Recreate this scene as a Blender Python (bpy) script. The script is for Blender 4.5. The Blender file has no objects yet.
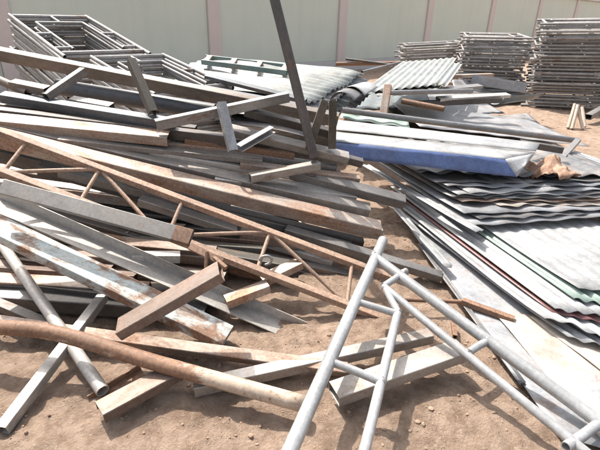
import bpy, math, random
from mathutils import Vector, Matrix, noise
random.seed(7)
SC = bpy.context.scene
COL = SC.collection
R = math.radians

# ---------------------------------------------------------------- camera
CAM_H, PITCH, ROLL, FPX = 1.4, R(25.0), R(1.5), 451.0
FW = Vector((0, math.cos(PITCH), -math.sin(PITCH)))
R0 = Vector((1, 0, 0)); U0 = Vector((0, math.sin(PITCH), math.cos(PITCH)))
RT = math.cos(ROLL)*R0 + math.sin(ROLL)*U0
UP = -math.sin(ROLL)*R0 + math.cos(ROLL)*U0
EYE = Vector((0, 0, CAM_H))
cam_d = bpy.data.cameras.new('camera'); cam = bpy.data.objects.new('camera', cam_d)
COL.objects.link(cam); SC.camera = cam
cam_d.sensor_width = 36; cam_d.lens = FPX*36/600
cam_d.clip_start = 0.05; cam_d.clip_end = 2000
cam.matrix_world = Matrix(((RT.x, UP.x, -FW.x, EYE.x), (RT.y, UP.y, -FW.y, EYE.y),
                           (RT.z, UP.z, -FW.z, EYE.z), (0, 0, 0, 1)))

# ---------------------------------------------------------------- sky, sun, exposure
SUN_AZ, SUN_EL = R(-38), R(55)          # azimuth measured from +Y towards +X
w = bpy.data.worlds.new('World'); SC.world = w; w.use_nodes = True
nt = w.node_tree
bg = nt.nodes['Background']; sky = nt.nodes.new('ShaderNodeTexSky')
sky.sky_type = 'NISHITA'; sky.sun_disc = False
sky.sun_elevation = SUN_EL; sky.sun_rotation = SUN_AZ
sky.dust_density = 5.0; sky.air_density = 1.0; sky.ozone_density = 0.6
hs = nt.nodes.new('ShaderNodeHueSaturation'); hs.inputs['Saturation'].default_value = 0.42
nt.links.new(sky.outputs['Color'], hs.inputs['Color']); nt.links.new(hs.outputs['Color'], bg.inputs['Color']); bg.inputs['Strength'].default_value = 0.15
sd = bpy.data.lights.new('sun', 'SUN'); so = bpy.data.objects.new('sun', sd); COL.objects.link(so)
sd.energy = 4.1; sd.angle = R(0.8); sd.color = (1.0, 0.93, 0.84)
to_sun = Vector((math.sin(SUN_AZ)*math.cos(SUN_EL), math.cos(SUN_AZ)*math.cos(SUN_EL), math.sin(SUN_EL)))
so.rotation_euler = to_sun.to_track_quat('Z', 'Y').to_euler(); so.location = (-4, 8, 9)
SC.view_settings.view_transform = 'Standard'; SC.view_settings.look = 'None'
SC.view_settings.exposure = 1.05; SC.view_settings.gamma = 1

# ---------------------------------------------------------------- where things stand
def ray(px, py):
    return FW + (px-300)/FPX*RT - (py-225)/FPX*UP
def P(px, py, Y):                        # the point at forward distance Y
    d = ray(px, py); return EYE + d*(Y/d.y)
def G(px, py, z):                        # the point at height z
    d = ray(px, py); return EYE + d*((z-CAM_H)/d.z)

def lerp_table(t, v):
    for (a, fa), (b_, fb) in zip(t, t[1:]):
        if v <= b_: return fa + (fb-fa)*max(0, (v-a))/(b_-a)
    return t[-1][1]
HEAP_L = [(90, 2.98), (110, 2.8), (120, 2.7), (135, 2.57), (150, 2.48), (170, 2.37), (190, 2.27), (210, 2.18), (230, 2.1), (260, 2.0), (300, 1.86)]
HEAP_R = [(90, 3.2), (110, 3.12), (150, 3.0), (160, 2.95), (175, 2.88), (195, 2.79), (210, 2.71), (230, 2.6), (255, 2.45), (277, 2.25), (320, 1.95)]
def S(px, py, deeper=0.0):               # the point on the slope of the heap (or a little deeper in it)
    k = min(1, max(0, px/360)); return P(px, py, lerp_table(HEAP_L, py)*(1-k)+lerp_table(HEAP_R, py)*k+deeper)

# ---------------------------------------------------------------- materials
MATS = {}
def nodes_of(name):
    m = bpy.data.materials.new(name); m.use_nodes = True
    t = m.node_tree; b = t.nodes['Principled BSDF']
    return m, t, b
def coords(t, scale=(1, 1, 1), obj=True, rnd=True):
    tc = t.nodes.new('ShaderNodeTexCoord'); mp = t.nodes.new('ShaderNodeMapping')
    mp.inputs['Scale'].default_value = scale
    t.links.new(tc.outputs['Object'], mp.inputs['Vector'])
    if rnd:
        oi = t.nodes.new('ShaderNodeObjectInfo'); mu = t.nodes.new('ShaderNodeMath'); mu.operation = 'MULTIPLY'
        mu.inputs[1].default_value = 37.0
        t.links.new(oi.outputs['Random'], mu.inputs[0])
        t.links.new(mu.outputs[0], mp.inputs['Location'])
    return mp.outputs['Vector']
def tex(t, vec, scale, detail=6, rough=0.6, dist=0.0):
    n = t.nodes.new('ShaderNodeTexNoise'); n.inputs['Scale'].default_value = scale
    n.inputs['Detail'].default_value = detail; n.inputs['Roughness'].default_value = rough
    n.inputs['Distortion'].default_value = dist
    t.links.new(vec, n.inputs['Vector']); return n.outputs['Fac']
def ramp(t, fac, stops):
    r = t.nodes.new('ShaderNodeValToRGB'); e = r.color_ramp.elements
    while len(e) < len(stops): e.new(0.5)
    for i, (p, c) in enumerate(stops):
        e[i].position = p; e[i].color = (*c, 1) if len(c) == 3 else c
    t.links.new(fac, r.inputs['Fac']); return r.outputs['Color']
def mix(t, fac, a, b, mode='MIX'):
    m = t.nodes.new('ShaderNodeMix'); m.data_type = 'RGBA'; m.blend_type = mode
    for s, v in ((m.inputs[0], fac), (m.inputs[6], a), (m.inputs[7], b)):
        if isinstance(v, (int, float)): s.default_value = v
        elif isinstance(v, tuple): s.default_value = (*v, 1)
        else: t.links.new(v, s)
    return m.outputs[2]
def bump(t, b, h, strength, dist):
    n = t.nodes.new('ShaderNodeBump'); n.inputs['Strength'].default_value = strength
    n.inputs['Distance'].default_value = dist
    t.links.new(h, n.inputs['Height']); t.links.new(n.outputs['Normal'], b.inputs['Normal'])
K0, K1 = (0, 0, 0), (1, 1, 1)
def steel(key, paint, paint2, rust, rough=0.5, metal=0.0, soft=0.12, rdark=(0.085, 0.044, 0.028), rlight=(0.26, 0.145, 0.085), stretch=0.35, dust=0.18):
    m, t, b = nodes_of(key)
    v = coords(t, (stretch, 1, 1)); v2 = coords(t, (1, 1, 1))
    big = tex(t, v, 9, 8, 0.66, 0.4); fine = tex(t, v2, 70, 5, 0.7); mid = tex(t, v2, 24, 5, 0.65)
    pc = mix(t, ramp(t, mid, [(0.3, K0), (0.7, K1)]), paint, paint2)
    pc = mix(t, ramp(t, fine, [(0.38, (0.45,)*3), (0.62, K0)]), pc, tuple(c*0.62 for c in paint), 'MIX')
    rc = mix(t, ramp(t, fine, [(0.33, K0), (0.68, K1)]), rdark, rlight)
    th = 0.72 - 0.46*rust
    mask = ramp(t, big, [(th-soft/2, K0), (th+soft/2, K1)])
    c = mix(t, mask, pc, rc)
    dm = ramp(t, tex(t, v, 5, 6, 0.7), [(0.42, K0), (0.75, (dust,)*3)])
    c = mix(t, dm, c, (0.33, 0.26, 0.205))
    spots = ramp(t, tex(t, v2, 33, 4, 0.6), [(0.60, K0), (0.68, (0.75*min(1, rust*2.2),)*3)])
    c = mix(t, spots, c, rc)
    blot = ramp(t, tex(t, v, 3.2, 7, 0.7, 0.6), [(0.33, (0.62,)*3), (0.5, (0.98,)*3), (0.66, (1.22,)*3)])
    c = mix(t, 1.0, c, blot, 'MULTIPLY')
    t.links.new(c, b.inputs['Base Color'])
    rr = ramp(t, mask, [(0, (rough*0.82,)*3), (1, (0.7,)*3)]); t.links.new(rr, b.inputs['Roughness'])
    if metal:
        mm = ramp(t, mask, [(0, (metal,)*3), (1, (metal*0.4,)*3)]); t.links.new(mm, b.inputs['Metallic'])
    bump(t, b, mix(t, 0.5, mask, fine), 0.35, 0.002)
    MATS[key] = m
steel('rust', (0.192, 0.096, 0.052), (0.240, 0.136, 0.080), 0.75, 0.8)
steel('rust_light', (0.323, 0.212, 0.140), (0.374, 0.264, 0.187), 0.7, 0.8, rdark=(0.17, 0.105, 0.075), rlight=(0.38, 0.26, 0.185))
steel('rust_pipe', (0.42, 0.32, 0.24), (0.5, 0.42, 0.34), 0.86, 0.75, soft=0.06, rdark=(0.11, 0.055, 0.03), rlight=(0.26, 0.14, 0.08))
steel('rust_beige', (0.356, 0.308, 0.267), (0.425, 0.376, 0.329), 0.42, 0.62, 0.55, soft=0.22, rdark=(0.16, 0.08, 0.048), rlight=(0.40, 0.235, 0.15))
steel('beige', (0.289, 0.268, 0.244), (0.342, 0.321, 0.297), 0.18, 0.6, 0.55, soft=0.2)
steel('sand', (0.170, 0.152, 0.131), (0.201, 0.180, 0.159), 0.24, 0.62, 0.5, soft=0.2)
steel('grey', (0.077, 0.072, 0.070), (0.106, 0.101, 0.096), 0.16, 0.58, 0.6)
steel('light_grey', (0.162, 0.157, 0.151), (0.205, 0.200, 0.192), 0.14, 0.58, 0.6)
steel('khaki', (0.092, 0.086, 0.073), (0.120, 0.111, 0.096), 0.2, 0.6, 0.4)
steel('galvanised', (0.331, 0.338, 0.338), (0.418, 0.425, 0.432), 0.04, 0.42, 0.35, dust=0.12)
steel('old_galvanised', (0.223, 0.220, 0.215), (0.297, 0.294, 0.289), 0.12, 0.56, 0.6)
steel('blue_grey', (0.102, 0.115, 0.128), (0.145, 0.157, 0.170), 0.08, 0.5, 0.5)
steel('shaded_pipe', (0.055, 0.062, 0.07), (0.085, 0.09, 0.10), 0.08, 0.5)  # blue grey pipe, its colour darkened for the shade it lies in
steel('blue_peel', (0.330, 0.422, 0.441), (0.459, 0.431, 0.376), 0.44, 0.6, soft=0.10, stretch=0.6)
steel('brown', (0.138, 0.106, 0.089), (0.179, 0.140, 0.120), 0.30, 0.65, 0.3, soft=0.3)
steel('pale', (0.404, 0.384, 0.355), (0.485, 0.461, 0.432), 0.10, 0.58, 0.4)
steel('scaffold', (0.260, 0.250, 0.240), (0.400, 0.385, 0.370), 0.20, 0.45, 0.25)
steel('teal', (0.11, 0.18, 0.17), (0.16, 0.23, 0.22), 0.15, 0.5)
steel('pink_red', (0.50, 0.30, 0.25), (0.55, 0.36, 0.30), 0.2, 0.6)

def sheetmat(key, c1, c2, rust=0.1, rough=0.5, metal=0.0, dust=0.4):
    steel(key, c1, c2, rust, rough, metal, soft=0.2, stretch=1.0, dust=dust)
m_ = MATS['rust_pipe']; t_ = m_.node_tree
tcn = t_.nodes.new('ShaderNodeTexCoord'); sx_ = t_.nodes.new('ShaderNodeSeparateXYZ'); t_.links.new(tcn.outputs['Object'], sx_.inputs[0])
mr = t_.nodes.new('ShaderNodeMapRange'); mr.inputs['From Min'].default_value = 0.05; mr.inputs['From Max'].default_value = 0.62
mr.inputs['To Min'].default_value = 0.0; mr.inputs['To Max'].default_value = -0.30
t_.links.new(sx_.outputs['X'], mr.inputs['Value'])
for n_ in list(t_.nodes):
    if n_.type == 'VALTORGB' and abs(n_.color_ramp.elements[1].position-(0.72-0.46*0.86+0.03)) < 0.002:
        src = n_.inputs['Fac'].links[0].from_socket; ad = t_.nodes.new('ShaderNodeMath'); ad.operation = 'ADD'
        t_.links.new(src, ad.inputs[0]); t_.links.new(mr.outputs[0], ad.inputs[1]); t_.links.new(ad.outputs[0], n_.inputs['Fac'])
sheetmat('sheet_white', (0.27, 0.28, 0.285), (0.35, 0.357, 0.36), 0.02, 0.45, dust=0.2)
sheetmat('sheet_cream', (0.38, 0.335, 0.285), (0.46, 0.41, 0.36), 0.0, 0.6, dust=0.45)
sheetmat('sheet_grey', (0.235, 0.245, 0.26), (0.31, 0.32, 0.335), 0.08, 0.5)
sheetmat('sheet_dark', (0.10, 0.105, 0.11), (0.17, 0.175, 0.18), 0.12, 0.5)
sheetmat('sheet_rusty', (0.32, 0.26, 0.22), (0.38, 0.33, 0.30), 0.5, 0.7)
sheetmat('sheet_green', (0.22, 0.295, 0.26), (0.27, 0.35, 0.31), 0.04, 0.5, dust=0.2)
sheetmat('sheet_palegreen', (0.22, 0.24, 0.23), (0.29, 0.31, 0.295), 0.03, 0.5)
sheetmat('sheet_maroon', (0.14, 0.055, 0.055), (0.19, 0.08, 0.078), 0.06, 0.5, dust=0.2)
sheetmat('sheet_blue', (0.07, 0.11, 0.25), (0.10, 0.15, 0.31), 0.0, 0.4, dust=0.12)
sheetmat('sheet_teal', (0.11, 0.14, 0.15), (0.17, 0.20, 0.21), 0.08, 0.5, dust=0.2)
sheetmat('torn_rust', (0.45, 0.25, 0.16), (0.5, 0.32, 0.23), 0.62, 0.8, dust=0.3)
steel('stick', (0.48, 0.38, 0.30), (0.56, 0.47, 0.38), 0.05, 0.8)

def wallmat(key, c1, c2, c3):
    m, t, b = nodes_of(key); v = coords(t, (1, 1, 1), rnd=False); vs = coords(t, (1, 1, 0.12), rnd=False)
    c = mix(t, ramp(t, tex(t, v, 0.7, 5), [(0.35, K0), (0.65, K1)]), c1, c2)
    c = mix(t, ramp(t, tex(t, vs, 3.0, 6, 0.7), [(0.48, K0), (0.8, (0.5,)*3)]), c, c3)
    t.links.new(c, b.inputs['Base Color']); b.inputs['Roughness'].default_value = 0.9
    bump(t, b, tex(t, v, 45, 6, 0.7), 0.25, 0.01); MATS[key] = m
wallmat('render_green', (0.565, 0.62, 0.545), (0.615, 0.655, 0.57), (0.51, 0.54, 0.475))
wallmat('render_pink', (0.60, 0.53, 0.495), (0.63, 0.555, 0.52), (0.53, 0.46, 0.43))
wallmat('render_grey', (0.52, 0.50, 0.50), (0.58, 0.56, 0.55), (0.4, 0.38, 0.37))

m, t, b = nodes_of('soil'); v = coords(t, rnd=False)
c = mix(t, ramp(t, tex(t, v, 1.6, 6, 0.6), [(0.35, K0), (0.68, K1)]), (0.305, 0.22, 0.16), (0.39, 0.288, 0.217))
c = mix(t, ramp(t, tex(t, v, 13, 8, 0.72), [(0.40, (0.8,)*3), (0.58, K0)]), c, (0.185, 0.118, 0.078))
c = mix(t, ramp(t, tex(t, v, 55, 4, 0.7), [(0.55, K0), (0.72, (0.7,)*3)]), c, (0.44, 0.34, 0.255))
t.links.new(c, b.inputs['Base Color']); b.inputs['Roughness'].default_value = 0.95
bump(t, b, mix(t, 0.45, tex(t, v, 28, 8, 0.75), tex(t, v, 110, 5, 0.7)), 1.0, 0.03); MATS['soil'] = m
m, t, b = nodes_of('clod'); v = coords(t, rnd=False)
c = mix(t, ramp(t, tex(t, v, 6, 6, 0.6), [(0.35, K0), (0.65, K1)]), (0.24, 0.16, 0.11), (0.35, 0.25, 0.18))
t.links.new(c, b.inputs['Base Color']); b.inputs['Roughness'].default_value = 0.95
bump(t, b, tex(t, v, 120, 5, 0.7), 0.6, 0.006); MATS['clod'] = m

# ---------------------------------------------------------------- builders
def mesh(name, V, F, mat, smooth=False):
    me = bpy.data.meshes.new(name); me.from_pydata([tuple(v) for v in V], [], F); me.update()
    for m_ in (mat if isinstance(mat, (list, tuple)) else [mat]): me.materials.append(MATS[m_])
    if smooth:
        me.polygons.foreach_set('use_smooth', [True]*len(me.polygons))
    return me
def link(name, me, parent=None, mw=None):
    o = bpy.data.objects.new(name, me); COL.objects.link(o)
    if mw is not None: o.matrix_world = mw
    if parent is not None:
        o.parent = parent
        bpy_inv = parent.matrix_world.inverted()
        o.matrix_parent_inverse = Matrix.Identity(4)
        o.matrix_basis = bpy_inv @ (mw if mw is not None else Matrix.Identity(4))
    return o
def tag(o, label, cat, group=None, kind=None):
    if label: o['label'] = label
    if cat: o['category'] = cat
    if group: o['group'] = group
    if kind: o['kind'] = kind
    return o
def empty(name, loc):
    o = bpy.data.objects.new(name, None); COL.objects.link(o)
    o.matrix_world = Matrix.Translation(loc); o.empty_display_size = 0.1
    return o
def frame_of(A, B, roll=0.0):
    x = (B-A).normalized(); up = Vector((0, 0, 1))
    if abs(x.z) > 0.93: up = Vector((0, 1, 0))
    y = up.cross(x).normalized(); z = x.cross(y)
    q = Matrix.Rotation(roll, 3, 'X')
    m3 = Matrix((x, y, z)).transposed() @ q
    return Matrix.Translation((A+B)/2) @ m3.to_4x4()
def sec_rect(w, h, r):
    a, b = w/2, h/2; k = r*0.35
    return [(-a+r, -b), (a-r, -b), (a-k, -b+k), (a, -b+r), (a, b-r), (a-k, b-k), (a-r, b), (-a+r, b), (-a+k, b-k), (-a, b-r), (-a, -b+r), (-a+k, -b+k)]
def sec_circ(d, n=20):
    return [(d/2*math.cos(2*math.pi*i/n), d/2*math.sin(2*math.pi*i/n)) for i in range(n)]
def bend_fn(L, amt, rnd):
    a, b_, p, q = rnd.uniform(-1, 1)*amt, rnd.uniform(-1, 1)*amt, rnd.uniform(0, 6.3), rnd.uniform(0, 6.3)
    def f(s):
        e = math.sin(math.pi*s)
        return (a*e + 0.3*amt*math.sin(5*s+p), b_*e + 0.3*amt*math.sin(4*s+q))
    return f
def hollow(outer, inner, L, n, f, x0=None):
    V, F = [], []; k = len(outer)
    for ring in (outer, inner):
        for i in range(n+1):
            s = i/n; dy, dz = f(s)
            for (y, z) in ring: V.append((-L/2+L*s, y+dy, z+dz))
    o2 = (n+1)*k
    for i in range(n):
        for j in range(k):
            a, b_ = i*k+j, i*k+(j+1) % k
            F.append((a, b_, b_+k, a+k)); F.append((o2+a, o2+a+k, o2+b_+k, o2+b_))
    for j in range(k):
        j2 = (j+1) % k
        F.append((j, o2+j, o2+j2, j2)); e = n*k
        F.append((e+j, e+j2, o2+e+j2, o2+e+j))
    return V, F
def solid(sec, L, n, f):
    V, F = [], []; k = len(sec)
    for i in range(n+1):
        s = i/n; dy, dz = f(s)
        for (y, z) in sec: V.append((-L/2+L*s, y+dy, z+dz))
    for i in range(n):
        for j in range(k):
            a, b_ = i*k+j, i*k+(j+1) % k; F.append((a, b_, b_+k, a+k))
    F.append(tuple(reversed(range(k)))); F.append(tuple(n*k+j for j in range(k)))
    return V, F
def sec_channel(w, h, t):      # a C that opens towards -y
    a, b_ = w/2, h/2
    return [(-a, -b_), (a-0.3*t, -b_), (a, -b_+0.3*t), (a, b_-0.3*t), (a-0.3*t, b_), (-a, b_), (-a, b_-t), (a-t, b_-t), (a-t, -b_+t), (-a, -b_+t)]
def sec_angle(w, h, t):        # an L: a leg standing at +y, a leg lying at the bottom
    a, b_ = w/2, h/2
    return [(-a, -b_), (a-0.3*t, -b_), (a, -b_+0.3*t), (a, b_), (a-t, b_), (a-t, -b_+t), (-a, -b_+t)]
def sec_lying(w, h, t):        # a channel lying on its two flanges
    return [(y, z) for (y, z) in [(-w/2, -h/2), (-w/2+t, -h/2), (-w/2+t, h/2-t), (w/2-t, h/2-t), (w/2-t, -h/2), (w/2, -h/2), (w/2, h/2-t*0.5), (w/2-t*0.5, h/2), (-w/2+t*0.5, h/2), (-w/2, h/2-t*0.5)]]
def bar_mesh(name, L, w, h, kind, mat, amt, rnd):
    f = bend_fn(L, amt, rnd); n = max(2, min(12, int(L/0.25)))
    if kind == 'tube':
        t = 0.0035; r = min(w, h)*0.07
        V, F = hollow(sec_rect(w, h, r), sec_rect(w-2*t, h-2*t, max(r-t*0.5, 0.001)), L, n, f)
        return mesh(name, V, F, mat)
    if kind == 'pipe':
        t = 0.004
        V, F = hollow(sec_circ(w), sec_circ(w-2*t), L, n, f); me = mesh(name, V, F, mat, True)
        try: me.set_sharp_from_angle(angle=R(40))
        except Exception: pass
        return me
    sec = {'channel': sec_channel, 'angle': sec_angle, 'lying': sec_lying}[kind](w, h, 0.005) if kind != 'solid' else sec_rect(w, h, min(w, h)*0.12)
    V, F = solid(sec, L, n, f)
    return mesh(name, V, F, mat)
def bar(name, label, A, B, w, h, kind, mat, roll=0, cat=None, group='steel beams, tubes and pipes heaped in the scrap pile', amt=None, parent=None):
    L = (B-A).length; rnd = random.Random(str(label)+str(A))
    me = bar_mesh(name, L, w, h, kind, mat, (0.0012*L if amt is None else amt), rnd)
    o = link(name, me, parent, frame_of(A, B, R(roll)))
    if parent is None:
        tag(o, label, cat or {'tube': 'steel tube', 'pipe': 'pipe', 'channel': 'steel channel', 'lying': 'steel channel', 'angle': 'angle iron', 'solid': 'bar'}[kind], group)
    elif label: o['label'] = label
    return o
def pipe_path(name, pts, d, mat, parent=None, n=18, res=6):
    """a bent hollow pipe through the points"""
    C = []
    for i in range(len(pts)-1):
        p0 = pts[max(i-1, 0)]; p1 = pts[i]; p2 = pts[i+1]; p3 = pts[min(i+2, len(pts)-1)]
        for k in range(res):
            s = k/res
            C.append(0.5*((2*p1)+(p2-p0)*s+(2*p0-5*p1+4*p2-p3)*s*s+(3*p1-p0-3*p2+p3)*s**3))
    C.append(pts[-1]); o = sum(C, Vector())/len(C)
    V, F = [], []; m_ = len(C)
    for rad in (d/2, d/2-0.004):
        for i, c_ in enumerate(C):
            x = (C[min(i+1, m_-1)]-C[max(i-1, 0)]).normalized(); y = Vector((0, 0, 1)).cross(x).normalized(); z = x.cross(y)
            for j in range(n):
                a = 2*math.pi*j/n; V.append(c_-o+y*rad*math.cos(a)+z*rad*math.sin(a))
    o2 = m_*n
    for i in range(m_-1):
        for j in range(n):
            a, b_ = i*n+j, i*n+(j+1) % n
            F.append((a, b_, b_+n, a+n)); F.append((o2+a, o2+a+n, o2+b_+n, o2+b_))
    for j in range(n):
        j2 = (j+1) % n; e = (m_-1)*n
        F.append((j, o2+j, o2+j2, j2)); F.append((e+j, e+j2, o2+e+j2, o2+e+j))
    return link(name, mesh(name, V, F, mat, True), parent, Matrix.Translation(o))

# ================================================================ ground
def axis_pts(lo, a, b_, hi, step, grow):
    mid = [a + (b_-a)*i/int((b_-a)/step) for i in range(int((b_-a)/step)+1)]
    up, s, x = [], step, b_
    while x < hi: s *= grow; x += s; up.append(min(x, hi))
    dn, s, x = [], step, a
    while x > lo: s *= grow; x -= s; dn.append(max(x, lo))
    return dn[::-1] + mid + up
def hground(x, y):
    n1 = noise.noise(Vector((x*0.9, y*0.9, 0.3)))*0.025
    n2 = noise.noise(Vector((x*4.3, y*4.3, 1.7)))*0.012
    n3 = noise.noise(Vector((x*13, y*13, 4.1)))*0.012 + max(0, noise.noise(Vector((x*29, y*29, 7.7))))*0.016
    return n1+n2+n3-0.02
xs = axis_pts(-300, -2.0, 2.6, 300, 0.016, 1.09); ys = axis_pts(-60, 0.7, 3.2, 600, 0.016, 1.07)
V = [(x, y, hground(x, y)) for y in ys for x in xs]; nx = len(xs)
F = [(j*nx+i, j*nx+i+1, (j+1)*nx+i+1, (j+1)*nx+i) for j in range(len(ys)-1) for i in range(nx-1)]
tag(link('ground', mesh('ground', V, F, 'soil', True)), 'dry sandy brown soil of the yard', None, None, 'structure')

# ================================================================ boundary wall
WD = Vector((0.746, 0.666, 0)).normalized(); WN = Vector((WD.y, -WD.x, 0))   # WN points at the camera
W0 = P(338, 60, 13.6); W0.z = 0
SP, WH = 4.05, 2.36
wall = empty('boundary_wall', W0)
tag(wall, 'long pale green rendered boundary wall with pinkish pilasters behind the stacks', 'wall')
def block(name, c, du, dn, z0, z1, mat, parent, bev=0.008):
    """a bevelled block along the wall: half length du, half depth dn"""
    h = (z1-z0)/2; V = []
    for sx, sy, sz in [(x, y, z) for x in (-1, 1) for y in (-1, 1) for z in (-1, 1)]:
        for k in range(3):
            p = [sx*du, sy*dn, sz*h]; 
            for q in range(3):
                if q != k: p[q] -= (sx, sy, sz)[q]*bev
            V.append(tuple(p))
    import bmesh
    bm = bmesh.new(); vs = [bm.verts.new(v) for v in V]; bmesh.ops.convex_hull(bm, input=vs)
    bmesh.ops.dissolve_limit(bm, angle_limit=0.01, verts=bm.verts, edges=bm.edges)
    me = bpy.data.meshes.new(name); bm.to_mesh(me); bm.free(); me.materials.append(MATS[mat])
    m3 = Matrix((WD, -WN, Vector((0, 0, 1)))).transposed()
    return link(name, me, parent, Matrix.Translation(c+Vector((0, 0, (z0+z1)/2))) @ m3.to_4x4())
for k in range(-4, 12):
    c = W0 + WD*SP*k
    block('pilaster', c, 0.15, 0.13, -0.1, WH, 'render_pink', wall)
    block('panel', c + WD*SP/2, SP/2-0.152, 0.07, 0.25, WH-0.002, 'render_green', wall)
    block('plinth', c + WD*SP/2, SP/2-0.152, 0.085, -0.1, 0.247, 'render_grey', wall)
    block('coping', c + WD*SP/2, SP/2-0.003, 0.17, WH+0.002, WH+0.07, 'render_grey', wall)

# ================================================================ scaffold frames in stacks
def frame_proto():
    root = empty('scaffold_frame', Vector((0, 0, 0)))
    W, L, d = 1.0, 1.65, 0.045
    def seg(name, a, b_, dd):
        a, b_ = Vector(a), Vector(b_); Ln = (b_-a).length
        V, F = hollow(sec_circ(dd, 10), sec_circ(dd-0.008, 10), Ln, 2, lambda s: (0, 0))
        me = mesh(name, V, F, 'scaffold', True); me.set_sharp_from_angle(angle=R(40))
        link(name, me, root, frame_of(a, b_))
    seg('leg', (0, 0, 0), (0, L+0.05, 0), d); seg('leg', (W, 0, 0), (W, L+0.05, 0), d)
    seg('ledger', (0.02, L, 0), (W-0.02, L, 0), d)
    seg('inner_leg', (0.2, 0.25, 0), (0.2, L-0.3, 0), 0.034); seg('inner_leg', (W-0.2, 0.25, 0), (W-0.2, L-0.3, 0), 0.034)
    seg('inner_ledger', (0.2, L-0.3, 0), (W-0.2, L-0.3, 0), 0.034)
    for y in (0.3, 0.85):
        seg('rung', (0.02, y, 0), (0.19, y, 0), 0.034); seg('rung', (W-0.19, y, 0), (W-0.02, y, 0), 0.034)
    seg('strut', (W/2, L-0.3, 0), (W/2, L-0.02, 0), 0.034)
    seg('crossbar', (0.02, 0.12, 0), (W-0.02, 0.12, 0), d)
    return root
PROTO = frame_proto(); first = [True]
def copy_tree(o):
    c_ = o.copy(); COL.objects.link(c_)
    for ch in o.children:
        d = ch.copy(); COL.objects.link(d); d.parent = c_
    return c_
TENS = 'first second third fourth fifth sixth seventh eighth ninth'.split()
ORD = ['topmost', 'second from the top', 'third from the top', 'fourth from the top', 'fifth from the top', 'sixth from the top', 'seventh from the top', 'eighth from the top', 'ninth from the top', 'tenth from the top', 'eleventh from the top', 'twelfth from the top', 'thirteenth from the top', 'fourteenth from the top', 'fifteenth from the top', 'sixteenth from the top', 'seventeenth from the top', 'eighteenth from the top', 'nineteenth from the top', 'twentieth from the top'] + ['twenty-'+w_+' from the top' for w_ in TENS]
def stack(O, X, Yv, n, step, where, grp, jit=0.03, spread=None):
    """n frames: the top one has its near corner at O, X along its width, Yv along its legs"""
    x = (X-O); Wd = x.length; x = x/Wd; y = (Yv-O); y = y - x*y.dot(x); Ld = y.length; y = y/Ld; z = x.cross(y)
    up = z if z.z > 0 else -z
    rnd = random.Random(where)
    for i in range(n):
        o = PROTO if first[0] else copy_tree(PROTO); first[0] = False
        j = Vector((rnd.uniform(-jit, jit), rnd.uniform(-jit, jit), 0)) if i else Vector((0, 0, 0))
        base = O - up*step*i + x*j.x + y*j.y
        if spread: base = base + spread*i
        m3 = Matrix((x*(Wd/1.0), y*(Ld/1.7), z)).transposed() @ Matrix.Rotation(rnd.uniform(-0.02, 0.02) if i else 0, 3, 'Z')
        o.matrix_world = Matrix.Translation(base) @ m3.to_4x4()
        tag(o, f'grey scaffold frame, {ORD[i]} in the {where}', 'scaffold frame', grp)
stack(P(65, 57, 4.9), P(150, 54, 5.55), P(11, 15, 6.2), 22, 0.036, 'tilted stack at the far left', 'scaffold frames stacked at the far left', 0.02)
stack(P(155, 95, 3.95), P(233, 88, 4.5), P(97, 57, 5.0), 13, 0.036, 'low stack before the far left stack', 'scaffold frames in the low left stack', 0.02)
stack(P(540, 24, 8.4), P(537, 20, 10.0), P(650, 24, 7.4), 25, 0.056, 'tall stack at the right edge', 'scaffold frames in the tall right stack', 0.07)
stack(P(463, 37, 9.6), P(460, 33, 11.2), P(531, 38, 9.4), 17, 0.061, 'middle stack left of the tallest one', 'scaffold frames in the middle stack', 0.06)
stack(P(404, 46, 11.5), P(399, 44, 12.6), P(468, 43, 11.3), 10, 0.06, 'low stack nearest the wall', 'scaffold frames in the low stack by the wall', 0.1)

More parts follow.
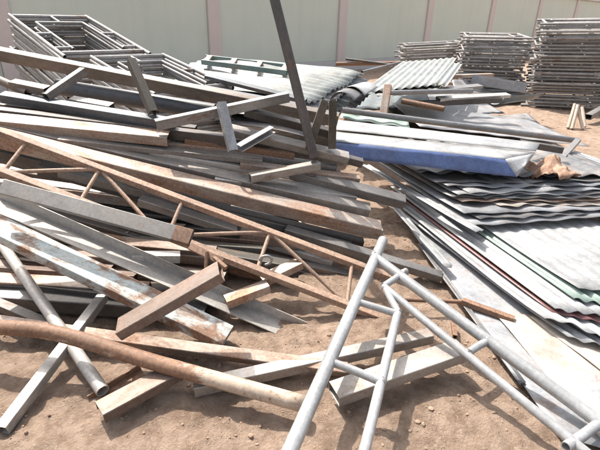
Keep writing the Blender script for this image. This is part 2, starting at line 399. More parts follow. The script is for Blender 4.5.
# ================================================================ the long beams and tubes of the pile
BM, TB, PI_, CH, AN = 'box_tube', 'steel_tube', 'steel_pipe', 'steel_channel', 'angle_iron'
T = [
 # name, label, A, B, w, h, kind, mat, roll
 (BM, 'longest beige box beam, from the left edge to the two short posts', P(-25,49,3.7), P(338,120,3.3), .075, .09, 'tube', 'sand', 14),
 (TB, 'short khaki tube standing tilted in front of the longest beige beam', P(131,61,3.05), P(153,113,2.85), .05, .06, 'tube', 'khaki', 0),
 (TB, 'short light tube leaning down left from the longest beige beam', P(84,71,3.15), P(46,97,2.9), .055, .05, 'tube', 'light_grey', 0),
 (PI_, 'dark rusty pipe end poking in at the upper left edge', P(-10,76,3.1), P(28,93,2.95), .055, .05, 'pipe', 'brown', 0),
 (TB, 'short beige tube lying at the far left just beyond the white topped bar', P(13,84,3.0), P(48,91,2.95), .07, .05, 'tube', 'sand', 10),
 (PI_, 'thick dark blue grey pipe lying in the shade behind the leaning khaki tube', P(58,87,3.62), P(215,112,3.5), .125, .125, 'pipe', 'shaded_pipe', 0),
 (TB, 'blue grey box tube with a bright top, its left end at the upper left', S(3,97,-.02), S(174,124,-.03), .075, .055, 'tube', 'blue_grey', 10),
 (TB, 'short beige tube lying on the bright blue grey tube below the thick pipe', P(72,101,3.0), P(112,108,2.96), .07, .05, 'tube', 'beige', 10),
 (TB, 'grey tube sloping up right to the foot of the tall post', P(156,125,2.72), P(288,97,3.1), .05, .062, 'tube', 'old_galvanised', 6),
 (BM, 'dark grey beam from the left edge just above the rusty box beam with open end', S(-12,112,0.0), S(227,140,0.0), .06, .07, 'tube', 'grey', 8),
 (BM, 'rusty beige box beam whose open right end shows near the upper left', S(-16,120,-0.01), S(169,138,-0.01), .115, .062, 'tube', 'rust_beige', 12),
 (BM, 'thin pale beam just under the open ended rusty box beam', S(60,139,0.03), S(262,160,0.03), .075, .035, 'tube', 'beige', 12),
 (BM, 'long light beige beam lying directly behind the broad rust stained beam', S(-16,122,0.0), S(369,210,0.0), .085, .06, 'tube', 'beige', 14),
 (BM, 'broad rust stained beam with a deep dark side, ending beside the bare soil', S(-16,134,-0.02), S(379,230,-0.02), .105, .085, 'tube', 'rust_beige', 12),
 (TB, 'plain grey tube with a rusty right end lying across the lower truss chord', P(2,187,2.0), P(191,238,1.9), .075, .03, 'tube', 'light_grey', 40),
 (AN, 'long grey angle section with a pale drilled lower flange beside the blue flaked beam', P(-10,197,2.10), P(303,333,1.80), .11, .06, 'angle', 'pale', 0),
 (BM, 'broad rusty beam with flaking pale blue paint on top', P(-14,222,1.95), P(227,338,1.65), .125, .05, 'tube', 'blue_peel', 4),
 (TB, 'short brown rusty box tube lying crosswise over the blue flaked beam', P(120,329,1.53), P(221,271,1.64), .112, .045, 'tube', 'brown', 0),
 (PI_, 'slanting cream pipe crossing under the thick rusty pipe at the left', P(-8,230,2.3), P(103,391,1.335), .052, .052, 'pipe', 'pale', 0),
 (PI_, 'pale galvanised pipe lying level at the left edge behind the slanting cream pipe', P(-10,286,2.0), P(112,292,1.96), .058, .058, 'pipe', 'galvanised', 0),
 (TB, 'narrow white tube slanting to the lower left corner under the rusty pipe', P(103,297,1.84), P(2,430,1.155), .047, .042, 'tube', 'pale', 0),
 (BM, 'rust and beige beam lying level just above the thick rusty pipe', P(-14,320,1.70), P(347,370,1.47), .05, .05, 'tube', 'rust_beige', 24),
 (CH, 'brown rusty channel lying open side down in the bottom left foreground', P(100,412,1.21), P(178,370,1.42), .085, .04, 'lying', 'brown', 0),
 (AN, 'small rusty angle piece sticking out left of the brown foreground channel', P(90,402,1.31), P(142,370,1.44), .05, .03, 'angle', 'rust', 0),
 (BM, 'pale beam passing under the rusty pipe end and the galvanised frame', P(194,388,1.36), P(430,336,1.67), .06, .048, 'tube', 'beige', 0),
 (BM, 'broad beige beam end on the soil beneath the galvanised frame', P(334,394,1.32), P(462,350,1.55), .095, .05, 'tube', 'beige', 0),
 (TB, 'short rusty tube on the soil next to the lowest roofing sheets', P(462,301,2.0), P(514,320,1.86), .035, .03, 'tube', 'rust', 0),
 (PI_, 'thin rusty rod lying on the soil inside the galvanised frame', P(388,299,1.98), P(466,302,2.0), .022, .022, 'pipe', 'rust', 0),
 (TB, 'tiny rusty stub standing on the soil inside the galvanised frame', P(453,322,1.86), P(455,337,1.74), .022, .022, 'tube', 'rust', 0),
 (BM, 'light grey tube with its end on bare soil beyond the corner of the galvanised frame', S(286,230,0.03), S(441,277,0.03), .065, .048, 'tube', 'light_grey', 6),
 (BM, 'beige tube seen through the middle of the rusty truss, its end cut square', S(140,200,0.08), S(314,256,0.08), .075, .05, 'tube', 'beige', 6),
 (BM, 'grey tube with rust spotted top whose end points at the roofing sheets', S(290,172,.05), S(404,202,.03), .09, .065, 'tube', 'light_grey', 14),
 (BM, 'pale tube with a bright end lying left of the rust spotted grey tube', S(215,178,0.03), S(355,196,0.03), .09, .05, 'tube', 'pale', 16),
 (TB, 'thin rust stained tube lying behind the small slanting beige tube', S(240,164,0.03), S(359,179,0.03), .06, .04, 'tube', 'rust_beige', 14),
 (TB, 'small beige tube slanting up right on top of the long beams', S(250,178,-.055), S(319,165,-.055), .06, .05, 'tube', 'beige', 4),
 (CH, 'short galvanised channel lying at the foot of the leaning white tube', S(239,148,-.08), S(272,129,-.06), .065, .04, 'channel', 'galvanised', 0),
 (TB, 'short white galvanised tube leaning towards the viewer in the pile centre', P(221,103,2.85), S(233,151,-.1), .055, .05, 'tube', 'galvanised', 0),
 (TB, 'tall dark post standing tilted out of the pile against the wall', P(262,-52,3.0), P(314,157,2.82), .058, .06, 'tube', 'grey', 0),
 (TB, 'short open topped tube leaning right beside the tall post', P(325,101,2.9), P(308,150,2.9), .05, .05, 'tube', 'khaki', 0),
 (TB, 'short open topped tube standing upright beside the white and blue ridge cap', P(333,100,2.94), P(332,148,2.94), .05, .05, 'tube', 'khaki', 0),
 (TB, 'dark tube with a white rimmed open end right of the tall post', S(245,111,0.0), S(330,133,0.0), .06, .055, 'tube', 'grey', 14),
 (BM, 'pale topped beam passing behind the foot of the tall post', S(226,129,0.02), S(348,158,0.02), .09, .05, 'tube', 'beige', 14),
 (TB, 'rusty red tube ending left of the foot of the tall post', S(185,141,0.03), S(294,156,0.03), .04, .04, 'tube', 'rust', 10),
 (TB, 'grey tube end poking out under the white and blue ridge cap', S(320,152,0.05), S(362,163,0.05), .06, .05, 'tube', 'grey', 10),
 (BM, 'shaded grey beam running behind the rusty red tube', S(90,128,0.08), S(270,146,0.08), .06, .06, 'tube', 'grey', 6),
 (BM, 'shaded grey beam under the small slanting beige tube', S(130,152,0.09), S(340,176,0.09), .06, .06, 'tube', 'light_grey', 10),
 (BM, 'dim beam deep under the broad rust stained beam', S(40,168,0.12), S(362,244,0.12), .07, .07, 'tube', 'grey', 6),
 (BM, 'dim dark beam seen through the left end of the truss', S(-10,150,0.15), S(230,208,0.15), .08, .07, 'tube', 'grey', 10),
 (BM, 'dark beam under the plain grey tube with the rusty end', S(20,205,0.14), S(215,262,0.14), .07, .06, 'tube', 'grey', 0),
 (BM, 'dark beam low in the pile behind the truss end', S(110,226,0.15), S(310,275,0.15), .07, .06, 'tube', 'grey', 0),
 (TB, 'short light topped tube lying low between the angle section and the truss', P(132,257,2.02), P(180,257,2.08), .06, .045, 'tube', 'pale', 0),
 (TB, 'small beige box offcut behind the lower truss chord', P(262,281,2.02), P(300,263,2.12), .075, .04, 'tube', 'rust_beige', 0),
 (TB, 'small rusty beige offcut lying right of the brown box tube', P(226,302,1.86), P(268,286,1.95), .07, .045, 'tube', 'rust_beige', 0),
 (BM, 'dim rusty beam on the ground behind the level pale pipe', P(-20,262,2.12), P(130,300,1.98), .08, .05, 'tube', 'brown', 0),
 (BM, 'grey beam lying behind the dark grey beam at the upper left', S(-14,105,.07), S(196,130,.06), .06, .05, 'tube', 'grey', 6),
 (BM, 'thin rust stained beam between the open ended box beam and the pale thin one', S(40,131,.05), S(236,151,.05), .05, .04, 'tube', 'rust_beige', 8),
 (BM, 'thin pale beam showing right of the long light beige beam', S(150,153,.05), S(312,179,.05), .05, .04, 'tube', 'pale', 8),
 (BM, 'grey tube under the rusty red tube, pointing at the tall post', S(196,147,.06), S(336,168,.06), .05, .04, 'tube', 'old_galvanised', 8),
 (BM, 'grey topped beam just under the deep dark side of the broad rust stained beam', S(60,172,.1), S(350,243,.1), .06, .05, 'tube', 'light_grey', 4),
 (BM, 'pale topped beam lying just behind the small metal hook', S(196,222,.1), S(332,262,.08), .06, .04, 'tube', 'pale', 6),
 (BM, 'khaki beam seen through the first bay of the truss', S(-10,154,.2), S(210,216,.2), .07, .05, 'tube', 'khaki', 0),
 (TB, 'short pale tube end under the end of the broad rust stained beam', S(322,219,.06), S(382,231,.05), .05, .035, 'tube', 'pale', 6),
 (BM, 'thin grey tube below the plain grey tube with rusty end', S(24,212,.14), S(192,262,.14), .05, .04, 'tube', 'old_galvanised', 0),
 (BM, 'thin rusty beam low between truss and angle section', S(90,232,.12), S(290,284,.1), .05, .04, 'tube', 'rust', 0),
 (BM, 'light grey beam crossing low behind the truss end', S(170,238,.14), S(352,276,.12), .06, .045, 'tube', 'light_grey', 0),
 (TB, 'dim grey tube low under the slanting cream pipe', P(-12,300,1.85), P(60,330,1.66), .05, .04, 'tube', 'grey', 0),
]
for (nm, lb, A, B, w_, h_, kd, mt, rl) in T:
    bar(nm, lb, A, B, w_, h_, kd, mt, rl)
gt = [o for o in COL.objects if o.get('label', '').startswith('plain grey tube')][0]
Lg = max(v.co.x for v in gt.data.vertices)
fe = bend_fn(1, 0, random.Random(1)); V, F = hollow(sec_rect(.079, .034, .004), sec_rect(.0755, .0305, .003), .085, 2, lambda s_: (0, 0))
tail = [v.co for v in gt.data.vertices if v.co.x > Lg-.001]; ce = sum(tail, Vector())/len(tail)
sl = link('rusty_end', mesh('rusty_end', V, F, 'rust'), gt, gt.matrix_world @ Matrix.Translation((Lg-.041, ce.y, ce.z))); sl['label'] = 'dark rusty end sleeve'
# random fill steel added inside the heap to help darken its gaps
rnd = random.Random(11)
for i in range(64):
    Y = 1.95 + 1.35*(i/64) + rnd.uniform(-.08, .08); L = rnd.uniform(1.4, 2.6)
    x1 = rnd.uniform(-1.1, -.4 if Y < 2.2 else .1); x0 = x1-L
    def surf(x, Y): return min(.74, max(.06, (Y-1.66)*.72))*(1-.62*min(1, max(0, (x+1.3)/1.7)))
    f = rnd.uniform(.1, .58); z0 = max(.04, (surf(x0, Y)-.05)*f); z1 = max(.04, (surf(x1, Y)-.06)*f)
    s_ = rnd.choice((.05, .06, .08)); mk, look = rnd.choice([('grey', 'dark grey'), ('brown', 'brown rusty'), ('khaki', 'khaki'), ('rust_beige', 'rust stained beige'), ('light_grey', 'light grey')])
    bar(BM, f'{look} box tube in the shade, buried under the top layer of the pile', Vector((x0, Y+rnd.uniform(.0, .22), z0)), Vector((x1, Y-rnd.uniform(.0, .1), z1)), s_*1.2, s_, 'tube', mk, rnd.uniform(-15, 25), group=f'{look} added fill tubes buried in the pile')
# the thick rusty pipe of the foreground, slightly bent
rp = pipe_path('steel_pipe', [P(-30,327,1.52), P(50,332,1.48), P(160,364,1.40), P(304,404,1.265)], .064, 'rust_pipe')
tag(rp, 'thick bent rusty pipe with pale flaked right end across the foreground', 'pipe', 'steel beams, tubes and pipes heaped in the scrap pile')
# rusty clevis bits at the upper end of the brown tube
br = empty('rusty_bracket', P(206,262,1.75)); tag(br, 'small rusty bracket at the upper end of the brown box tube', 'bracket')
bar('plate', None, P(190,246,1.80), P(222,262,1.76), .035, .012, 'solid', 'rust', 30, parent=br)
bar('upright', None, P(207,252,1.77), P(206,268,1.73), .012, .03, 'solid', 'rust', 0, parent=br)
bar('pin', None, P(214,258,1.77), P(226,268,1.72), .018, .018, 'solid', 'rust', 0, parent=br)
hk = pipe_path('steel_hook', [P(259,262,2.04), P(262,257,2.04), P(268,256,2.04), P(272,259,2.04), P(270,263,2.04), P(265,265,2.04)], .014, 'old_galvanised', n=10)
tag(hk, 'small curled metal hook behind the truss', 'hook')

# ================================================================ rusty roof truss
tr = empty('roof_truss', P(200,260,2.1)); tag(tr, 'long rusty lattice truss with zigzag web lying over the pile', 'truss')
tA, tB = P(-16,126,2.32), P(396,279,2.16); lA, lB = P(-16,165,2.12), P(408,328,1.92)
def on(A, B, px):                       # the point of the chord that shows above px
    lo, hi = 0.0, 1.0
    for _ in range(30):
        s = (lo+hi)/2; p = A.lerp(B, s); d = p-EYE
        x = 300+FPX*d.dot(RT)/d.dot(FW)
        if x < px: lo = s
        else: hi = s
    return A.lerp(B, lo)
bar('chord', None, tA, tB, .042, .034, 'tube', 'rust_light', 10, parent=tr, amt=.006)
bar('chord', None, lA, lB, .042, .034, 'tube', 'rust_light', 10, parent=tr, amt=.006)
for (a, b_) in ((27, 3), (100, 3), (100, 80), (100, 156), (183, 168), (270, 168), (270, 257), (270, 347), (352, 347)):
    A, B = on(tA, tB, a), on(lA, lB, b_); d = (B-A).normalized()*0.015
    bar('web_bar', None, A+d, B-d, .021, .021, 'pipe', 'rust_light', 0, parent=tr, amt=.002)

# ================================================================ the galvanised frame in the foreground
fr = empty('scaffold_frame', G(376,300,.0)); tag(fr, 'bright galvanised scaffold frame with inner rails lying propped in the foreground', 'scaffold frame')
def dep(px, py, d): return EYE + ray(px, py)*d
q0, q1, q2 = G(384,287,.24), G(381,383,.175), G(467,353,.155)
pn = (q1-q0).cross(q2-q0).normalized()
def PL(px, py):
    d = ray(px, py); return EYE + d*((q0-EYE).dot(pn)/d.dot(pn))
def fbar(name, a, b_, d, ext=0):
    A, B = PL(*a), PL(*b_); bar(name, None, A, B, d, d, 'pipe', 'galvanised', 0, parent=fr, amt=.0015)
fbar('leg', (383,240), (262,514), .052)
fbar('ledger', (373,256), (660,467), .051)
fbar('inner_leg', (398,312), (350,508), .037)
fbar('inner_ledger', (384,287), (604,467), .037)
fbar('strut', (384,286), (406,271), .032)
fbar('brace', (384,286), (399,314), .032)
fbar('rung', (352,300), (398,314), .032); fbar('rung', (326,360), (384,383), .032)
fbar('rung', (466,354), (489,340), .032); fbar('rung', (566,447), (598,424), .036)
def weld(a, d):
    A = PL(*a); V, F = [], []
    n, r_ = 10, d/2
    for i in range(5):
        th = math.pi*(i+0.5)/5
        for j in range(n):
            q = r_*(1+0.18*random.uniform(-1, 1)); V.append((q*math.sin(th)*math.cos(2*math.pi*j/n), q*math.sin(th)*math.sin(2*math.pi*j/n), q*math.cos(th)))
    for i in range(4):
        for j in range(n): F.append((i*n+j, (i+1)*n+j, (i+1)*n+(j+1) % n, i*n+(j+1) % n))
    F.append(tuple(reversed(range(n)))[::-1]); F.append(tuple(4*n+j for j in range(n)))
    link('weld', mesh('weld', V, F, 'old_galvanised', True), fr, Matrix.Translation(A))
for a, d in (((374,256), .056), ((354,300), .042), ((328,360), .042), ((398,313), .04), ((382,382), .04), ((404,273), .044), ((467,353), .04), ((487,341), .044)): weld(a, d)

# ================================================================ roofing sheets
GS = 'roofing sheets fanned in the stack at the right'
def sheet(name, label, F_, B_, R_, mat, waves=7, amp=.014, thick=.003, sag=0.0, nz=.005, nu=None, nv=14, group=GS, cat='roofing sheet', curl=0.0, ribs=False, ragged=0.012, parent=None):
    u = R_-F_; v = B_-F_; nrm = u.cross(v).normalized()
    if nrm.z < 0: nrm = -nrm
    nu = nu or max(10, waves*8); O = F_+(u+v)*0.5; seed = random.Random(str(label)+str(F_)).uniform(0, 99)
    V, Q = [], []
    for lay in (0, 1):
        for j in range(nv+1):
            s = j/nv
            for i in range(nu+1):
                r = i/nu
                rag = ragged*noise.noise(Vector((r*9, seed, j//nv)))*(1 if j == nv else (-1 if j == 0 else 0))
                p = F_ + u*r + v*(s+rag) - O
                if ribs:
                    ph = (r*waves) % 1; z = amp*(1 if ph < 0.22 else 0)
                else: z = amp*math.sin(2*math.pi*r*waves)
                z += -sag*4*s*(1-s) + nz*noise.noise(Vector((r*2.3+seed, s*3.1, seed)))
                z += curl*max(0, 1-s*4)**2*(0.5+noise.noise(Vector((r*3, seed, 2))))
                V.append(p + nrm*(z - lay*thick))
    n1 = (nu+1)*(nv+1)
    for j in range(nv):
        for i in range(nu):
            a = j*(nu+1)+i; q = (a, a+1, a+nu+2, a+nu+1)
            Q.append(q); Q.append(tuple(n1+k for k in q[::-1]))
    for i in range(nu):
        for a, b_ in ((i, i+1), (nv*(nu+1)+i+1, nv*(nu+1)+i)): Q.append((b_, a, n1+a, n1+b_))
    for j in range(nv):
        for a, b_ in (((j+1)*(nu+1), j*(nu+1)), (j*(nu+1)+nu, (j+1)*(nu+1)+nu)): Q.append((b_, a, n1+a, n1+b_))
    o = link(name, mesh(name, V, Q, mat, not ribs), parent, Matrix.Translation(O))
    if parent is None: tag(o, label, cat, group)
    return o
RS = 'roofing_sheet'
sheet(RS, 'flat grey sheet lying lowest on the soil, left edge under the galvanised frame', G(562,440,.012), G(404,220,.03), G(800,470,.02), 'sheet_grey', 3, .002, nz=.008)
sheet(RS, 'flat cream sheet spread on the ground in the bottom right corner', G(612,452,.012), G(494,312,.035), G(840,470,.012), 'sheet_cream', 3, .002, nz=.008)
sheet(RS, 'second flat cream sheet lying over the first at the right edge', G(640,400,.025), G(530,316,.045), G(840,430,.025), 'sheet_cream', 3, .002, nz=.01)
sheet(RS, 'grey corrugated sheet with wavy end lowest in the fan, near the right edge', G(566,338,.055), G(400,212,.07), G(740,392,.055), 'sheet_grey', 7, .008, curl=.02)
sheet(RS, 'grey white corrugated sheet with curled wavy end under the maroon edged one', G(544,322,.085), G(392,200,.10), G(720,376,.085), 'sheet_white', 7, .006, curl=.03)
sheet(RS, 'maroon red sheet showing as a thin strip in the fan', G(552,312,.11), G(390,190,.125), G(720,345,.11), 'sheet_maroon', 9, .004)
sheet(RS, 'white sheet just above the maroon strip', G(555,308,.132), G(391,187,.146), G(720,335,.125), 'sheet_white', 9, .008)
sheet(RS, 'pale green sheet showing as a band below the big white sheet', G(575,299,.152), G(398,176,.17), G(730,330,.14), 'sheet_green', 9, .008)
sheet(RS, 'big bright white sheet broad and sunlit at the right edge', G(579,291,.17), G(384,160,.19), G(760,300,.17), 'sheet_white', 9, .0035, curl=.03)
sheet(RS, 'grey sheet whose wavy end throws shade on the big white sheet', G(470,227,.215), G(372,158,.225), G(680,213,.22), 'sheet_grey', 7, .005, curl=.015, nz=.018)
sheet(RS, 'grey sheet lying just under the rusty ended sheet', G(464,215,.245), G(366,154,.25), G(690,208,.245), 'sheet_grey', 7, .005, curl=.015, nz=.018)
sheet(RS, 'sheet with an orange rusty wavy end in the middle of the fan', G(462,203,.275), G(368,150,.28), G(690,201,.27), 'sheet_rusty', 7, .006, curl=.02)
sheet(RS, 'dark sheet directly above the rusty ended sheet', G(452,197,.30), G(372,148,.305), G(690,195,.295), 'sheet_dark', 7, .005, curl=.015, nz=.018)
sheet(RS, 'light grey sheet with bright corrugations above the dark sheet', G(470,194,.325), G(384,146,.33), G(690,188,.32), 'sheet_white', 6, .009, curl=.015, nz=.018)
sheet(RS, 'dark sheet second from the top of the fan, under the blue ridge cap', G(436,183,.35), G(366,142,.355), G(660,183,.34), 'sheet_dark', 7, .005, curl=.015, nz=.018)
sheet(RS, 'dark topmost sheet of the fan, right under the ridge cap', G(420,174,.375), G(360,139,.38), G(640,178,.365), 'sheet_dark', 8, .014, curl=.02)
for lb, f_, b__, r_, mt in [
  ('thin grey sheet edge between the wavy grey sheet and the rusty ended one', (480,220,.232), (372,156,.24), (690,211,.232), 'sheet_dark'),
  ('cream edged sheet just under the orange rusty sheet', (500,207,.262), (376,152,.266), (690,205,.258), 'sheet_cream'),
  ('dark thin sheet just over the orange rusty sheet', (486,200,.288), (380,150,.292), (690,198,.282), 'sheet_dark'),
  ('grey sheet between the bright corrugated sheet and the second dark one', (448,188,.338), (380,144,.342), (670,186,.33), 'sheet_grey'),
  ('shaded grey sheet beneath the bright corrugated sheet of the fan', (458,196,.313), (378,147,.318), (690,192,.308), 'sheet_grey')]:
    sheet(RS, lb, G(*f_), G(*b__), G(*r_), mt, 9, .005, curl=.015, nz=.018, ragged=.03)
# loose narrow strips along the left side of the fan
GT = 'narrow strips on the left side of the fan'
sheet('metal_strip', 'white narrow strip from the ridge cap down the left of the fan', G(476,232,.235), G(362,165,.27), G(484,230,.235), 'sheet_white', 1, .003, nu=8, group=GT, cat='metal strip')
sheet('metal_strip', 'white strip on the soil edge left of the maroon sheet', G(446,268,.09), G(388,203,.12), G(453,266,.09), 'sheet_white', 1, .003, nu=8, group=GT, cat='metal strip')
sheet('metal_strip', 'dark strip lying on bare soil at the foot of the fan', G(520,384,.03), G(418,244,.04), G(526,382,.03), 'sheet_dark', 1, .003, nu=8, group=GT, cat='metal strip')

# ridge cap: white top, blue front
rc = empty('ridge_cap', P(430,150,3.2)); tag(rc, 'long folded ridge cap with white top and blue side on the sheet fan', 'ridge cap')
def strip(name, La, Lb, Ra, Rb, mat, parent, n=14, th=.003, wob=.006):
    V, Q = [], []; O = (La+Lb+Ra+Rb)/4; nrm = (Ra-La).cross(Lb-La).normalized(); m_ = 4; sd_ = random.uniform(0, 50)
    for lay in (0, 1):
        for i in range(n+1):
            for j in range(m_+1):
                p = La.lerp(Ra, i/n).lerp(Lb.lerp(Rb, i/n), j/m_) - O
                V.append(p + nrm*(wob*noise.noise(Vector((i*0.45, j*0.5, sd_))) + lay*th))
    k = m_+1; n1 = (n+1)*k
    for i in range(n):
        for j in range(m_):
            q = (i*k+j, i*k+j+1, (i+1)*k+j+1, (i+1)*k+j); Q.append(q); Q.append(tuple(n1+a for a in q[::-1]))
    ed = [(i*k, (i+1)*k) for i in range(n)] + [((i+1)*k+m_, i*k+m_) for i in range(n)] + [(j+1, j) for j in range(m_)] + [(n*k+j, n*k+j+1) for j in range(m_)]
    for a, b_ in ed: Q.append((a, b_, n1+b_, n1+a))
    return link(name, mesh(name, V, Q, mat, True), parent, Matrix.Translation(O))
e0 = (P(330,119,3.75), P(540,143,3.45)); e1 = (P(330,129,3.48), P(536,151,3.22)); e2 = (P(332,141,3.25), P(505,159,3.02)); e3 = (P(334,157,3.2), P(517,177,2.96))
strip('top_flange', e0[0], e1[0], e0[1], e1[1], 'sheet_white', rc, wob=.004)
strip('crease_flange', e1[0]-Vector((0,0,.012)), e2[0], e1[1]-Vector((0,0,.012)), e2[1], 'sheet_white', rc, wob=.004)
strip('side_flange', e2[0], e3[0], e2[1], e3[1], 'sheet_blue', rc, wob=.006)
strip('end_flap', e2[1], e3[1], e1[1]-Vector((0,0,.012)), P(526,165,3.05), 'sheet_white', rc, n=4, wob=.003)

# torn rusty sheet at its right end
def torn(name, label, c, sx, sy, mat, seed, hgt):
    V, Q, keep = [], [], {}; n = 26
    for j in range(n+1):
        for i in range(n+1):
            a, b_ = i/n*2-1, j/n*2-1
            V.append((a*sx, b_*sy, hgt*(noise.noise(Vector((a*1.9, b_*1.9, seed)))*1.1 + 0.5*noise.noise(Vector((a*4.5, b_*4.5, seed))) + 0.9*(1-a*a)*(1-b_*b_))))
    for j in range(n):
        for i in range(n):
            a, b_ = (i+.5)/n*2-1, (j+.5)/n*2-1
            if math.hypot(a, b_) < 0.82 + 0.35*noise.noise(Vector((a*2.5, b_*2.5, seed+9))): Q.append((j*(n+1)+i, j*(n+1)+i+1, (j+1)*(n+1)+i+1, (j+1)*(n+1)+i))
    o = link(name, mesh(name, V, Q, mat, True), None, Matrix.Translation(c))
    md = o.modifiers.new('thickness', 'SOLIDIFY'); md.thickness = 0.004
    tag(o, label, 'scrap sheet'); return o
torn('torn_sheet', 'crumpled torn rusty sheet at the right end of the ridge cap', P(551,172,3.2), .17, .28, 'torn_rust', 3.3, .085)
bar(TB, 'dark tube end showing above the crumpled rusty sheet', P(520,143,3.65), P(562,150,3.6), .06, .05, 'tube', 'grey')
bar(TB, 'short pale tube end right of the crumpled rusty sheet', P(562,158,3.75), P(578,140,4.2), .05, .03, 'tube', 'old_galvanised')

# ================================================================ behind: sheet stacks, pipes and odd pieces
GB = 'ribbed sheets stacked behind the tall post'
nmz = ['top', 'second', 'third', 'fourth', 'lowest']
for i in range(5):
    dz = Vector((0, 0, -.06*i)); dx = Vector((.04*((i*7) % 3-1), -.10*i, 0))
    sheet(RS, f'pale ribbed sheet, {nmz[i]} in the stack behind the tall post' if i not in (0, 4) else f'{nmz[i]} pale ribbed sheet of the stack behind the tall post',
          P(368,71,6.4)+dz+dx, P(214,60,6.8)+dz+dx, P(312,99,4.7)+dz+dx, ['sheet_palegreen', 'sheet_grey', 'sheet_teal', 'sheet_white', 'sheet_dark'][i], 13, .014, nu=104, nz=.05, group=GB, ribs=False, sag=-.03, curl=-.10)
sheet(RS, 'sunlit white ribbed sheet lying right of the ribbed stack', P(358,93,5.5), P(402,62,8.0), P(437,85,5.9), 'sheet_palegreen', 9, .011, group='loose sheets before the middle scaffold stack')
sheet(RS, 'narrow white sheet tilted at the right of the sunlit ribbed sheet', P(433,84,5.7), P(452,62,7.6), P(447,86,5.7), 'sheet_palegreen', 2, .012, group='loose sheets before the middle scaffold stack')
sheet(RS, 'wide flat grey sheet on the ground behind the long green grey pipe', P(420,127,4.9), P(392,103,6.4), P(590,146,5.0), 'sheet_grey', 6, .004, nz=.006, group='loose sheets before the middle scaffold stack')
sheet(RS, 'small pale green sheet corner under the left end of the long pipe', P(340,118,4.35), P(343,108,4.8), P(410,128,4.3), 'sheet_green', 3, .008, group='loose sheets before the middle scaffold stack')
sheet(RS, 'flat grey scrap of sheet on the soil before the scaffold stacks', G(510,128,.02), G(500,116,.02), G(540,124,.02), 'sheet_grey', 2, .006, group='loose sheets before the middle scaffold stack')
def arch(name, label, c, ax, rad, a0, a1, ln, mat, th=.004):
    """a sheet bent to an arc, its axis along ax"""
    ax = ax.normalized(); sd_ = Vector((0, 0, 1)).cross(ax).normalized(); V, Q = [], []; n, k = 18, 6
    for lay in (0, 1):
        for i in range(n+1):
            a = a0+(a1-a0)*i/n
            for j in range(k+1):
                V.append(ax*ln*(j/k-.5) + (sd_*math.cos(a)+Vector((0, 0, 1))*math.sin(a))*(rad*(1+.12*math.sin(a*2+j*.3))-lay*th))
    n1 = (n+1)*(k+1)
    for i in range(n):
        for j in range(k):
            q = (i*(k+1)+j, i*(k+1)+j+1, (i+1)*(k+1)+j+1, (i+1)*(k+1)+j); Q.append(q); Q.append(tuple(n1+a for a in q[::-1]))
    for i in range(n):
        for a, b_ in ((i*(k+1), (i+1)*(k+1)), ((i+1)*(k+1)+k, i*(k+1)+k)): Q.append((a, b_, n1+b_, n1+a))
    for j in range(k):
        for a, b_ in ((j+1, j), (n*(k+1)+j, n*(k+1)+j+1)): Q.append((a, b_, n1+b_, n1+a))
    o = link(name, mesh(name, V, Q, mat, True), None, Matrix.Translation(c)); tag(o, label, 'bent sheet', 'bent sheets'); return o
arch('bent_sheet', 'pale sheet bent to an arch right of the ribbed stack', P(360,97,5.3), Vector((.35, 1, 0)), .15, R(20), R(150), .6, 'sheet_white')
arch('bent_sheet', 'dark sheet bent to an arch inside the pale arched one', P(350,101,5.0), Vector((.3, 1, 0)), .14, R(20), R(150), .7, 'sheet_dark')
arch('bent_sheet', 'teal curved sheet at the foot of the middle scaffold stack', P(512,85,7.0), Vector((1, .4, 0)), .26, R(200), R(300), .7, 'sheet_teal')
GL = 'loose sheets before the middle scaffold stack'
sheet(RS, 'low grey sheet spread in front of the sunlit ribbed sheet', G(398,119,.14), G(372,93,.22), G(505,113,.14), 'sheet_grey', 6, .006, group=GL)
sheet(RS, 'shaded teal sheet lying between the arched sheets and the long pipe', G(322,112,.30), G(338,88,.34), G(432,107,.28), 'sheet_teal', 6, .008, group=GL)
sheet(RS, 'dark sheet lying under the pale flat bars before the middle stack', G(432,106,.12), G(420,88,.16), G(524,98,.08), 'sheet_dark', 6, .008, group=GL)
sheet(RS, 'grey sheet tilted against the foot of the middle scaffold stack', G(456,94,.10), G(452,80,.30), G(520,90,.08), 'sheet_grey', 6, .008, group=GL)
sheet(RS, 'pale green strip of sheet beside the narrow tilted white sheet', P(378,97,5.4), P(368,84,6.4), P(452,92,5.6), 'sheet_palegreen', 5, .008, group=GL)
def trough(name, label, A, B, w_, h_, mat):
    return bar(name, label, A, B, w_, h_, 'lying', mat, 180, cat='trough', group='odd pieces before the scaffold stacks')
trough('metal_trough', 'dark metal trough lying before the middle scaffold stack', P(472,79,7.0), P(526,88,6.7), .17, .12, 'sheet_grey')
GO = 'odd pieces before the scaffold stacks'
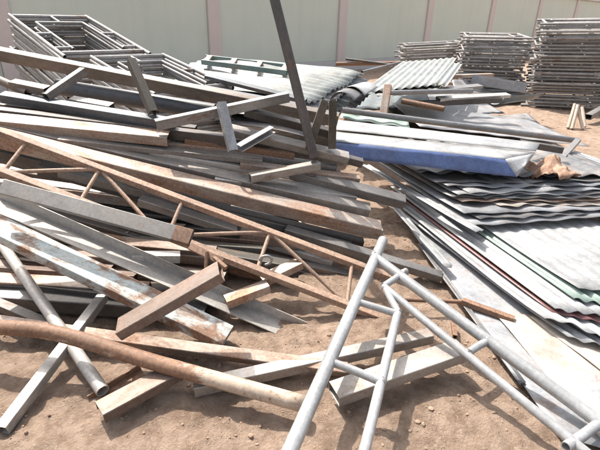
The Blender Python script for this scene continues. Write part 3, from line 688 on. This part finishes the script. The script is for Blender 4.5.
O_ = [
 (PI_, 'long green grey pipe running right behind the ridge cap', P(342,110,4.4), P(579,141,4.5), .058, .058, 'pipe', 'old_galvanised', 0),
 (TB, 'short rust stained post standing by the arched sheets', P(388,86,5.0), P(383,116,4.8), .08, .07, 'tube', 'rust_beige', 0),
 (PI_, 'pale pipe lying across the sunlit ribbed sheet', P(386,93,5.0), P(472,91,5.4), .055, .055, 'pipe', 'old_galvanised', 0),
 (PI_, 'rusty pipe lying right of the rust stained post', P(402,101,5.0), P(444,109,4.8), .06, .06, 'pipe', 'rust', 0),
 (TB, 'pale flat bar right of the rusty pipe', P(438,99,5.6), P(508,95,6.0), .10, .035, 'tube', 'pale', 10),
 (TB, 'second pale flat bar below the dark trough', P(430,91,5.8), P(480,86,6.4), .10, .035, 'tube', 'old_galvanised', 10),
 (TB, 'dark tube under the pale flat bar', P(415,104,5.5), P(500,100,5.9), .09, .06, 'tube', 'grey', 0),
 (TB, 'short grey tube at the right edge on the soil', P(588,117,7.0), P(604,108,7.4), .10, .08, 'tube', 'old_galvanised', 0),
 (TB, 'pale flat bar crossing before the middle scaffold stack', P(440,77,7.4), P(492,75,7.8), .10, .05, 'tube', 'rust_beige', 0),
 (TB, 'bluish flat bar lying along the near edge of the ribbed stack', P(206,76,4.6), P(306,101,4.3), .07, .035, 'tube', 'blue_grey', 12),
 (TB, 'second bluish bar left of the ribbed stack', P(204,88,4.2), P(300,106,4.0), .06, .035, 'tube', 'blue_grey', 12),
 (PI_, 'thin dark rod lying on the heap by the wall', P(346,59,10.0), P(394,65,9.6), .05, .05, 'pipe', 'grey', 0),
 (PI_, 'rusty pipe on the heap by the wall', P(336,64,10.0), P(400,63,9.8), .08, .08, 'pipe', 'rust', 0),
 (PI_, 'pale pipe on the heap by the wall left of the low scaffold stack', P(362,72,8.5), P(402,62,9.8), .05, .05, 'pipe', 'old_galvanised', 0),
]
for (nm, lb, A, B, w_, h_, kd, mt, rl) in O_: bar(nm, lb, A, B, w_, h_, kd, mt, rl, group=GO)
# teal tray with pinkish slats
ty = empty('slatted_tray', P(247,66,6.0)); tag(ty, 'flat teal frame with pinkish slats lying on the ribbed sheets', 'frame')
a0, a1, b0, b1 = P(202,62,5.9), P(287,73,5.6), P(206,57,6.6), P(291,67,6.3)
bar('rail', None, a0, a1, .05, .06, 'tube', 'teal', 0, parent=ty); bar('rail', None, b0, b1, .05, .06, 'tube', 'teal', 0, parent=ty)
for s in (0.05, .35, .65, .95): bar('slat', None, a0.lerp(a1, s)+Vector((0,0,.02)), b0.lerp(b1, s)+Vector((0,0,.02)), .07, .02, 'solid', 'pink_red', 0, parent=ty)
# pale sticks on the soil
for i, (a, b_, lb) in enumerate([((568,128), (575,104), 'leftmost of the pale sticks standing crossed on the soil'), ((572,129), (578,105), 'pale stick second from the left of the crossed sticks'),
                              ((583,129), (577,106), 'pale stick second from the right of the crossed sticks'), ((585,127), (582,107), 'rightmost of the pale sticks standing crossed on the soil')]):
    A = G(a[0], a[1], .0); B = P(b_[0], b_[1], A.y+.2)
    bar('stick', lb, A, B, .045, .045, 'pipe', 'stick', 0, cat='stick', group='pale sticks on the soil')

# ================================================================ clods and pebbles
V, Q = [], []; rnd = random.Random(5)
ico = [(0, 0, 1), (.89, 0, .45), (.28, .85, .45), (-.72, .53, .45), (-.72, -.53, .45), (.28, -.85, .45), (.72, .53, -.45), (-.28, .85, -.45), (-.89, 0, -.45), (-.28, -.85, -.45), (.72, -.53, -.45), (0, 0, -1)]
icf = [(0,1,2),(0,2,3),(0,3,4),(0,4,5),(0,5,1),(1,6,2),(2,7,3),(3,8,4),(4,9,5),(5,10,1),(6,7,2),(7,8,3),(8,9,4),(9,10,5),(10,6,1),(11,7,6),(11,8,7),(11,9,8),(11,10,9),(11,6,10)]
for i in range(9000):
    if i < 8000: x, y = rnd.uniform(-2, 2.4), rnd.uniform(.75, 3.4)
    else: x, y = rnd.uniform(-3, 7), rnd.uniform(3.2, 10)
    dens = noise.noise(Vector((x*1.7, y*1.7, 3)))
    if dens < rnd.uniform(-.5, .25): continue
    r = min(.010, .0018*math.exp(abs(rnd.gauss(0, .75)))) * (1 if y < 3.4 else 2.2)
    z = hground(x, y) + r*.25; k = len(V); sx, sy, sz = rnd.uniform(.7, 1.4), rnd.uniform(.7, 1.4), rnd.uniform(.5, .9)
    for (a, b_, c_) in ico:
        q = r*rnd.uniform(.72, 1.2); V.append((x+a*q*sx, y+b_*q*sy, z+c_*q*sz))
    Q += [(a+k, b_+k, c_+k) for a, b_, c_ in icf]
tag(link('soil_clods', mesh('soil_clods', V, Q, 'clod', False)), 'small clods and pebbles scattered over the dry soil', None, None, 'stuff')
